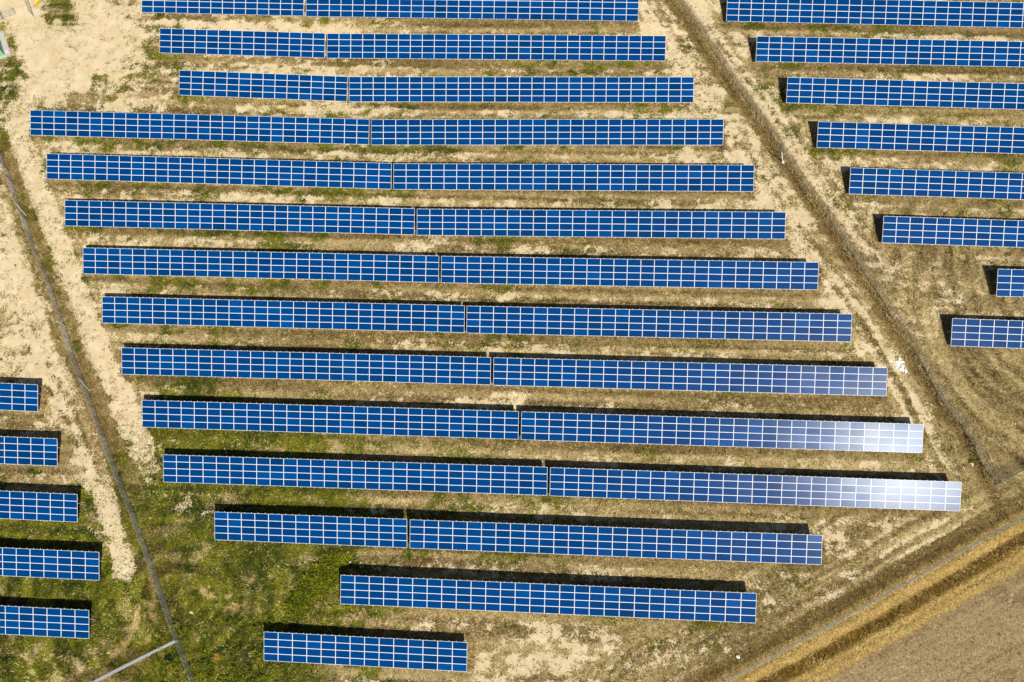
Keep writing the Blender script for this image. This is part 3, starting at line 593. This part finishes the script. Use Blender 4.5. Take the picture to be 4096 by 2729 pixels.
# ---------------------------------------------------------------- fences
def bay_mesh(w, h, pitch, th):
    m = MB()
    def prism(a, b):
        a = Vector(a); b = Vector(b); R = (b-a).to_track_quat('Z', 'Y').to_matrix(); k = len(m.v)
        for i in range(3):
            t = 2*math.pi*i/3; e = R @ Vector((math.cos(t), math.sin(t), 0))*th*.58
            m.v += [tuple(a+e), tuple(b+e)]
        for i in range(3):
            j = (i+1) % 3; m.f.append((k+2*i, k+2*j, k+2*j+1, k+2*i+1)); m.m.append(0)
    n = int(h/pitch)
    for i in range(n+1): prism((0, 0, .05+(h-.05)*i/n), (w, 0, .05+(h-.05)*i/n))
    n = int(w/pitch)
    for i in range(n): prism((w*(i+.5)/n, th, .05), (w*(i+.5)/n, th, h))
    return m
def fence(L, label, th=.008, h=2.2, pitch=.06, struts=(), spacing=2.45, group='wire mesh fences', wm=None):
    P = np.array(L); sl = np.hypot(*np.diff(P, axis=0).T); cum = np.concatenate([[0], np.cumsum(sl)])
    n = max(1, round(cum[-1]/spacing)); t = np.linspace(0, cum[-1], n+1)
    px = np.interp(t, cum, P[:, 0]); py = np.interp(t, cum, P[:, 1]); pz = F(H, px, py)
    root = empty('mesh_fence', (px[0], py[0], pz[0])); tag(root, label, 'fence', group)
    bay = bay_mesh(1.0, h, pitch/(cum[-1]/n), th).mesh('mesh_panel', wire_m) if False else bay_mesh(cum[-1]/n, h, pitch, th).mesh('mesh_panel', wm or wire_m)
    pm = MB(); pm.tube((0, 0, -.4), (0, 0, h+.10), .032, 6); pm.box((0, 0, h+.12), (.09, .09, .05)); pm = pm.mesh('fence_post', steel_m)
    sm = MB(); sm.bar((0, 0, h-.1), (1.75, 0, .02), .05); sm = sm.mesh('strut', steel_m)
    org = Vector((px[0], py[0], pz[0]))
    for i in range(n+1):
        o = obj('fence_post', pm, root); o.location = Vector((px[i], py[i], pz[i]))-org
        o.rotation_euler = (rng.normal(0, .015), rng.normal(0, .015), rng.random()*3)
        if i < n:
            dx, dy, dz = px[i+1]-px[i], py[i+1]-py[i], pz[i+1]-pz[i]
            Ld = math.hypot(dx, dy); w = cum[-1]/n
            o = obj('mesh_panel', bay, root)
            M = Matrix(((dx/w, -dy/Ld, 0, px[i]-org.x), (dy/w, dx/Ld, 0, py[i]-org.y), (dz/w, 0, 1, pz[i]-org.z), (0, 0, 0, 1)))
            o.matrix_basis = M
        if i in struts:
            o = obj('strut', sm, root); o.location = Vector((px[i], py[i], pz[i]))-org
            j = min(i+1, n); o.rotation_euler = (0, 0, math.atan2(py[j]-py[j-1], px[j]-px[j-1])+.12)
    return root
fence(FENCE1, 'tall grey wire mesh fence running down the left side between dirt track and grass', .0062, struts=(5, 18))
fence(FENCE2, 'short wire mesh fence slanting from the left fence to the bottom left edge', .0085, wm=wireg_m)
fence(FENCE3, 'wire mesh fence beside the golden ditch and the ploughed field', .0065, wm=wireg_m)
fence(FENCE4, 'grey wire fence piece entering from the right edge above the ploughed field', .011, wm=wireg_m)
fence(FENCED, 'thin see-through wire fence along the diagonal ditch', .0045, pitch=.09, spacing=2.9)

# ---------------------------------------------------------------- things by the gate and loose things
def place(p, dz=0.): return (p[0], p[1], gz(p[0], p[1])+dz)
def gate(a, b, label):
    A = Vector(place(a)); B = Vector(place(b)); w = (B-A).length; h = 1.9
    root = empty('metal_gate', A); root.rotation_euler = (0, 0, math.atan2(B.y-A.y, B.x-A.x)); tag(root, label, 'gate', 'open gate leaves')
    m = MB()
    for za in (.08, h): m.tube((0, 0, za), (w, 0, za), .035, 6)
    for xa in (0, w): m.tube((xa, 0, .08), (xa, 0, h), .04, 6)
    obj('gate_frame', m.mesh('gate_frame', gate_m), root)
    obj('mesh_panel', bay_mesh(w, h, .1, .008).mesh('mesh_panel', wire_m), root)
    m = MB(); m.tube((-.12, 0, -.3), (-.12, 0, h+.1), .06, 8); obj('gate_post', m.mesh('gate_post', gate_m), root)
    return root
gate_m = simple('gate_steel', (.25, .31, .36), .5, .3, .5, .1, 4)
gate(PTS['gateA0'], PTS['gateA1'], 'open steel gate leaf standing across the pale road, left one')
gate(PTS['gateB0'], PTS['gateB1'], 'open blue grey gate leaf folded back beside the green weeds')
A = PTS['gateA0']; Bq = PTS['gfence']
fence([A, Bq], 'stub of wire fence at the left edge joining the gate', .012, 1.9, .07)

def quadprism(name, pts, z0, z1, mat, parent=None):
    me = bpy.data.meshes.new(name); n = len(pts)
    v = [(p[0], p[1], z0) for p in pts]+[(p[0], p[1], z1) for p in pts]
    f = [tuple(reversed(range(n))), tuple(range(n, 2*n))]+[(i, (i+1) % n, n+(i+1) % n, n+i) for i in range(n)]
    me.from_pydata(v, [], f); me.materials.append(mat); me.update()
    return obj(name, me, parent)
# pad and cabin
se = Vector(PTS['pad_se']); ne = Vector(PTS['pad_ne']); sw_ = Vector(PTS['pad_sw'])
up = (ne-se).normalized(); lf = Vector((-up.y, up.x))
zp = gz(se.x, se.y)
r0 = empty('concrete_pad', (se.x, se.y, zp)); tag(r0, 'pale grey concrete pad under the green cabin at the left edge', 'concrete slab')
o = quadprism('slab', [(0, 0), tuple(up*5.4), tuple(up*5.4+lf*4.6), tuple(lf*4.6)], -.3, .12, conc_m, r0)
k0 = Vector(PTS['kio_se']); 
r0 = empty('green_cabin', (k0.x, k0.y, zp+.124)); tag(r0, 'green metal transformer cabin on the concrete pad at the left edge', 'cabin')
kw = up*3.6; kl = lf*2.6
quadprism('wall', [(0, 0), tuple(kw), tuple(kw+kl), tuple(kl)], 0, 2.2, kshade_m, r0)
off = -lf*.03
quadprism('lit_wall_face', [tuple(-up*.03+lf*.04), tuple(-up*.004+lf*.04), tuple(-up*.004+kl-lf*.04), tuple(-up*.03+kl-lf*.04)], .03, 2.17, klit_m, r0)  # added sheet, paints the sunlit south wall lighter
quadprism('door', [tuple(up*1.0-lf*.035), tuple(up*2.1-lf*.035), tuple(up*2.1-lf*.004), tuple(up*1.0-lf*.004)], .1, 2.0, kdoor_m, r0)
quadprism('roof', [tuple(-up*.15-lf*.15), tuple(kw+up*.15-lf*.15), tuple(kw+kl+up*.15+lf*.15), tuple(-up*.15+kl+lf*.15)], 2.204, 2.32, klit_m, r0)

def rock(name, loc, s, mat, seed, flat=.6, parent=None):
    b = bmesh.new(); bmesh.ops.create_icosphere(b, subdivisions=2, radius=1)
    rr = random.Random(seed); ph = [rr.uniform(0, 6) for _ in range(6)]
    for v in b.verts:
        c_ = v.co; k = 1+.22*math.sin(3.1*c_.x+ph[0])+.18*math.sin(4.3*c_.y+ph[1])+.14*math.sin(5*c_.z+ph[2])
        v.co = Vector((c_.x*k*s*(.8+.4*rr.random()*.2), c_.y*k*s*.8, c_.z*k*s*flat))
    me = bpy.data.meshes.new(name); b.to_mesh(me); b.free(); me.materials.append(mat)
    o = obj(name, me, parent); o.location = loc; o.rotation_euler = (0, 0, rr.uniform(0, 3)); return o
tag(rock('plastic_bag', (PTS['pink'][0]+.35, PTS['pink'][1]+.1, zp+.30), .36, pink_m, 3, .7), 'small pink bag lying on the concrete pad beside the green cabin', 'bag')
rc = PTS['rubble'][1]; r0 = empty('rubble_heap', place(rc)); tag(r0, 'heap of white broken rubble beside the track at the glaring table ends', 'rubble')
for i, (x, y, s_) in enumerate(PTS['rubble']):
    for q in range(3):
        xx, yy = x+random.uniform(-.4, .4), y+random.uniform(-.4, .4); ss = s_*(.55 if q == 0 else random.uniform(.2, .4))
        rock('stone', (xx-rc[0], yy-rc[1], gz(xx, yy)-gz(*rc[:2])+.06), ss, white_m, 50+3*i+q, .5, r0)
for k, s_, lab in (('stone1', .30, 'lone whitish stone by the dark grass of the lower right fence'), ('stone2', .25, 'pinkish white stone in the green weeds above the undivided solar table'),
                   ('stone3', .28, 'pale stone at the edge of green weeds below the lowest table gap'), ('stone4', .26, 'small white stone in the grass right of the left fence'),
                   ('stone5', .35, 'pale stone next to green tuft near the end of the diagonal ditch')):
    tag(rock('stone', place(PTS[k], .1), s_, stone_m if k != 'stone1' else white_m, hash(k) % 99 if False else len(lab), .7), lab, 'stone', 'loose pale stones')
m = MB(); d_ = Vector(PTS['mast_top'])-Vector(PTS['mast'])
m.tube((0, 0, -.3), (0, 0, 1.5), .045, 6); m.box((0, 0, 1.5), (.16, .12, .12))
o = obj('stake', m.mesh('stake', gate_m)); o.location = place(PTS['mast']); tag(o, 'thin grey stake standing behind the leftmost end of the fourth row', 'stake')
r0 = empty('corner_post', place(PTS['pole'])); tag(r0, 'white leaning post with two dark stays beside the diagonal ditch', 'post')
m = MB(); m.tube((0, 0, -.2), (-.9, -.3, 3.2), .075, 8); obj('post', m.mesh('post', pipe_m), r0)
rock('footing', (.05, -.05, .05), .32, white_m, 9, .6, r0)
for k in ('stay1', 'stay2'):
    q = Vector(place(PTS[k]))-Vector(place(PTS['pole'])); m = MB(); m.tube((-.87, -.29, 3.1), tuple(q), .05, 6); obj('stay', m.mesh('stay', gate_m), r0)
a = Vector(place(PTS['pipe0'], .12)); b_ = Vector(place(PTS['pipe1'], .12)); m = MB(); m.tube((0, 0, 0), tuple(b_-a), .06, 8)
o = obj('pipe', m.mesh('pipe', pipe_m)); o.location = a; tag(o, 'short white pipe lying in dry grass right of the diagonal ditch', 'pipe')

# ---------------------------------------------------------------- vegetation built from blades
def blades(name, x, y, L, W, head, elev, tint, z=None, dz=0.):
    z = F(H, x, y)-.015+dz if z is None else z
    ca, sa = np.cos(head), np.sin(head); ce, se_ = np.cos(elev), np.sin(elev)
    b = np.stack([x, y, z], -1); side = np.stack([-sa, ca, np.zeros_like(sa)], -1)*(W/2)[:, None]
    tip = b+np.stack([ca*ce, sa*ce, se_], -1)*L[:, None]
    V = np.stack([b-side, b+side, tip], 1).reshape(-1, 3)
    Fc = np.arange(len(V)).reshape(-1, 3)
    T = np.ones((len(x), 3, 4)); T[:, :, :3] = tint[:, None, :]
    return mesh_np(name, V, Fc, bm, {'tint': ('FLOAT_COLOR', T.reshape(-1, 4))})
def lerp3(t, *cols):
    cols = np.array(cols); k = np.linspace(0, 1, len(cols))
    return np.stack([np.interp(t, k, cols[:, i]) for i in range(3)], -1)
AX0, AX1, AY0, AY1 = -104., 84., -12., 114.
def cloud(n):
    x = rng.uniform(AX0, AX1, n); y = rng.uniform(AY0, AY1, n)
    lim = 58+.36*(y+10)                      # keep to the wedge of ground that can be seen
    k = (x < lim+12) & (x > -(84+.22*(y+10))-10)
    x, y = x[k], y[k]
    k = ~under[np.clip(((y-GY0)/GS).astype(int), 0, under.shape[0]-1), np.clip(((x-GX0)/GS).astype(int), 0, under.shape[1]-1)]
    return x[k], y[k]
flow = fbm(X, Y, 33, (5, 2.2, 1.), (1, 1, .8))*9

x, y = cloud(900000)
den = (1-sstep(F(bare, x, y), .22, .68))*(1-.75*sstep(F(green, x, y), .4, .75))*(1-.80*F(fieldm, x, y))
k = rng.random(len(x)) < den*.95+.01; x, y = x[k], y[k]; n = len(x)
t = np.clip(rng.normal(.47, .30, n)+F(tone, x, y)*.75+.6*(F(uniformize(n_big), x, y)-.5)*.5, 0, 1)
br = F(brown, x, y)[:, None]; gd = F(gold, x, y)[:, None]
tint = lerp3(t, COL['b_straw0'], COL['b_straw1'], COL['b_straw2'])
tint = tint*(1-.55*br)+lerp3(t, COL['b_brown0'], COL['b_brown1'])*.55*br
tint = tint*(1-.8*gd)+lerp3(t, COL['b_gold0'], COL['b_gold1'])*.8*gd
cl_ = (VN(91)(x/.42, y/.42)-.5)+(VN(92)(x/.2, y/.2)-.5)*.6
t = np.clip(t+cl_*.75, 0, 1)
tint = lerp3(t, COL['b_straw0'], COL['b_straw1'], COL['b_straw2'])
tint = tint*(1-.55*br)+lerp3(t, COL['b_brown0'], COL['b_brown1'])*.55*br
tint = tint*(1-.8*gd)+lerp3(t, COL['b_gold0'], COL['b_gold1'])*.8*gd
me = blades('dry_grass', x, y, rng.uniform(.25, .62, n), rng.uniform(.04, .11, n), F(flow, x, y)+rng.normal(0, .7, n), rng.uniform(.08, .6, n), tint)
tag(obj('dry_grass', me), 'matted dry straw coloured grass between the solar rows', 'grass', kind='stuff')

x, y = cloud(900000)
den = sstep(F(green, x, y), .38, .75)*(1-.7*sstep(F(bare, x, y), .5, .9))
k = rng.random(len(x)) < den; x, y = x[k], y[k]; n = len(x)
t = np.clip(rng.normal(.5, .25, n)+F(tone, x, y)*.6-F(darkg, x, y)*.45, 0, 1)
t = np.clip(t+(VN(93)(x/.5, y/.5)-.5)*.9+(VN(94)(x/.25, y/.25)-.5)*.5, 0, 1)
left = sstep(-x, 10, 60)[:, None]*sstep(-y, -45, -15)[:, None]
tint = lerp3(t, COL['b_green0'], COL['b_green1'], COL['b_green2'])
tint = tint*(1-left)+lerp3(t, COL['b_lush0'], COL['b_lush1'], COL['b_lush2'])*left
me = blades('green_grass', x, y, rng.uniform(.2, .55, n), rng.uniform(.045, .11, n), F(flow, x, y)+rng.normal(0, .8, n), rng.uniform(.2, 1.0, n), tint)
tag(obj('green_grass', me), 'green and olive grass growing over the lower left', 'grass', kind='stuff')

# tall dry verge along the fences and the two ditches
x, y = cloud(1700000)
s3p = F(s3, x, y); sdp = F(sdw, x, y); d1p = F(np.minimum(d1, d2f), x, y)
upv = F(fbm(X, Y, 41, (4, 1.5), (1, 1)), x, y)
vg = np.where((s3p > -2.6) & (s3p < 5.7), 1., 0.)*np.where((s3p > 2.05) & (s3p < 3.7), 1.0, .75)
vd = np.where((sdp > .25) & (sdp < 2.0), 1., np.where((sdp > -.7) & (sdp <= .25), .45, 0.))*sstep(y, 15, 30)
v1 = np.where(d1p < 2.2, .35, 0.)
ve = np.where((sdp > 2.2) & (s3p < -1.0) & (y > 14), .42*sstep(80-y, 0, 25)*(.3+.7*F(u_mix, x, y)), 0.)
den = np.maximum(np.maximum(np.maximum(vg, vd), v1), ve)
k = rng.random(len(x)) < den; x, y, s3p, sdp, d1p = x[k], y[k], s3p[k], sdp[k], d1p[k]; n = len(x)
t = np.clip(rng.normal(.5, .3, n), 0, 1)
dkshade3 = (s3p > -2.8) & (s3p < -.7); isg = ((s3p > -.7) & (s3p < 5.7))[:, None]; is1 = ((d1p < 2.2) | dkshade3 | ((sdp > -.7) & (sdp < .25)))[:, None]  # is1: real brown verge plus blades darkened for both painted shadow strips
tint = np.where(isg, lerp3(t, COL['b_gold0'], COL['b_gold1']), np.where(is1, lerp3(t, COL['b_brown0'], COL['b_brown1']), lerp3(t, COL['b_straw0'], COL['b_straw1'], COL['b_straw2'])))
slope_band = ((s3p > 2.05) & (s3p < 3.7))
tint = np.where(slope_band[:, None], lerp3(t, COL['b_rustshade0'], COL['b_rustshade1']), tint)  # bank facing away from the sun: shade mixed into the rust tint
iev = (sdp > 2.2) & (s3p < -1.6) & (y > 14)
Lb = np.where(isg[:, 0], rng.uniform(.3, .65, n), np.where(is1[:, 0], rng.uniform(.3, .7, n), rng.uniform(.6, 1.2, n)))
me = blades('tall_dry_grass', x, y, Lb, rng.uniform(.03, .07, n), np.where(iev, F(flow, x, y)+rng.normal(0, .45, n), F(flow, x, y)*.3+rng.uniform(0, 6.28, n)), np.where(iev, rng.uniform(.05, .6, n), rng.uniform(.35, 1.3, n)), tint)
tag(obj('tall_dry_grass', me), 'tall dry grass along the ditches and fence lines', 'grass', kind='stuff')

# weed clumps: small rosettes dotted on the bare soil
nc = 30000
x, y = cloud(nc*3)
gmap = F(mapg, x, y); bmap = F(bare, x, y)
dmin = np.minimum.reduce([F(trackd[k_], x, y)-TRACKS[k_][1]*.45 for k_ in ('yard', 'strip')])
k = (rng.random(len(x)) < np.clip(.10+gmap*1.1+.4*F(patch, x, y), 0, .95)*(.35+.65*bmap)*(.4+.6*(F(u_mix, x, y) > .35))*np.where(dmin < 0, .10+.8*F(patch, x, y), 1)) & (F(roadd, x, y) > 2.6) & (F(fieldm, x, y) < .2)
x, y = x[k][:nc], y[k][:nc]; nc = len(x)
rad = np.clip(rng.lognormal(-1.35, .5, nc), .10, .8)
cnt = np.clip((rad*40).astype(int), 6, 26)
ci = np.repeat(np.arange(nc), cnt); n = len(ci)
th = rng.uniform(0, 6.28, n); rr = rad[ci]*np.sqrt(rng.random(n))*.75
px_, py_ = x[ci]+np.cos(th)*rr, y[ci]+np.sin(th)*rr
tc_ = np.clip(rng.random(nc), 0, 1)[ci]
t = np.clip(tc_*.6+rng.normal(.2, .18, n), 0, 1)
dry = (rng.random(nc) < .42)[ci][:, None]
tint = np.where(dry, lerp3(t, COL['b_brown0'], COL['b_brown1']), lerp3(t, COL['b_weed0'], COL['b_weed1'], COL['b_weed2']))
me = blades('weed_clumps', px_, py_, rng.uniform(.12, .34, n), rng.uniform(.05, .11, n), th+rng.normal(0, .7, n), rng.uniform(.2, 1.1, n), tint)
tag(obj('weed_clumps', me), 'small green and brown weeds dotted over the bare soil', 'weeds', kind='stuff')

# straw bits and clods on the ploughed field
x = rng.uniform(0, 84, 160000); y = rng.uniform(-12, 22, 160000)
k = F(fieldm, x, y) > .5; x, y = x[k], y[k]; n = len(x)
tint = lerp3(rng.random(n), COL['b_field0'], COL['b_field1'], COL['b_straw2'])
me = blades('field_straw', x, y, rng.uniform(.08, .3, n), rng.uniform(.03, .07, n), rng.normal(.5, .9, n), rng.uniform(.0, .6, n), tint)
tag(obj('field_straw', me), 'chopped straw and clods on the ploughed field', 'straw', kind='stuff')

# bushes that stand alone
def bush(name, p, rad, hgt, cols, label, cat='bush', nleaf=500, grp=None):
    root = empty(name, place(p)); tag(root, label, cat, grp)
    d = rng.normal(0, 1, (nleaf, 3)); d /= np.linalg.norm(d, axis=1)[:, None]; d[:, 2] = np.abs(d[:, 2])
    lump = 1+.28*np.sin(3*np.arctan2(d[:, 1], d[:, 0])+rng.random()*6)*(1-d[:, 2])
    rr = (rng.random(nleaf)**.4)*lump
    c_ = d*rr[:, None]*np.array([rad, rad, hgt])
    t = np.clip(rng.normal(.5, .28, nleaf), 0, 1)
    me = blades('foliage', c_[:, 0], c_[:, 1], rng.uniform(.14, .32, nleaf)*max(.5, rad), rng.uniform(.06, .12, nleaf), np.arctan2(d[:, 1], d[:, 0])+rng.normal(0, .6, nleaf), rng.uniform(-.2, .9, nleaf), lerp3(t, *cols), z=c_[:, 2]+.02)
    obj('foliage', me, root)
    m = MB()
    for i in range(5):
        a_ = i*1.3; m.tube((0, 0, -.1), (math.cos(a_)*rad*.5, math.sin(a_)*rad*.5, hgt*.7), .025, 5, 0, .01)
    obj('stem', m.mesh('stem', simple_brown), root)
simple_brown = simple('woody_stem', (.13, .09, .05), .9)
GB = (COL['b_lush0'], COL['b_lush1'], COL['b_lush2'])
bush('flowering_bush', PTS['yellow'], .42, .5, ((.55, .38, .01), (.80, .58, .02), (.85, .66, .05)), 'bright yellow flowering bush near the top left gate', nleaf=420)
bush('round_weed', PTS['roundgreen'], .22, .25, GB, 'small round green weed alone on the pale dirt yard', 'weed', 120)
bush('dark_bush', PTS['darkbush'], .75, .7, ((.004, .015, .006), (.01, .03, .01), (.02, .05, .012)), 'dark round bush between the two wire fences at bottom left', nleaf=700)
bush('rusty_bush', PTS['orange'], .45, .4, ((.20, .10, .02), (.36, .20, .03), (.42, .28, .05)), 'orange brown bush in the green grass at the bottom left', nleaf=300)
bush('green_tuft', PTS['bush4'], .6, .4, GB, 'bright green tuft near the end of the diagonal ditch', 'weed', 400)

# leafy thicket running diagonally below the short table
tx = np.concatenate([rng.normal(a, .9, 16) for a in np.linspace(-36.5, -30.8, 9)]); ty = np.concatenate([rng.normal(b, .55, 16) for b in np.linspace(5.6, 11.8, 9)])
tx = np.concatenate([tx, rng.uniform(-56, -38, 60)]); ty = np.concatenate([ty, rng.uniform(-6, 3.5, 60)])
cnt = rng.integers(40, 120, len(tx)); ci = np.repeat(np.arange(len(tx)), cnt); n = len(ci)
th = rng.uniform(0, 6.28, n); R_ = rng.uniform(.35, 1.05, len(tx))[ci]; rr = R_*np.sqrt(rng.random(n)); hh = (R_**2-rr**2+.02)**.5*1.15*rng.random(n)**.5
px_, py_ = tx[ci]+np.cos(th)*rr, ty[ci]+np.sin(th)*rr
t = np.clip(rng.normal(.5, .25, n)+(rng.random(len(tx))-.5)[ci]*.5, 0, 1)
me = blades('green_thicket', px_, py_, rng.uniform(.16, .40, n), rng.uniform(.07, .15, n), th+rng.normal(0, .8, n), rng.uniform(-.1, .9, n), lerp3(t, COL['b_lush0'], COL['b_lush1'], COL['b_lush2']), z=F(H, px_, py_)+hh)
tag(obj('green_thicket', me), 'thick leafy green undergrowth around the lowest tables at lower left', 'undergrowth', kind='stuff')
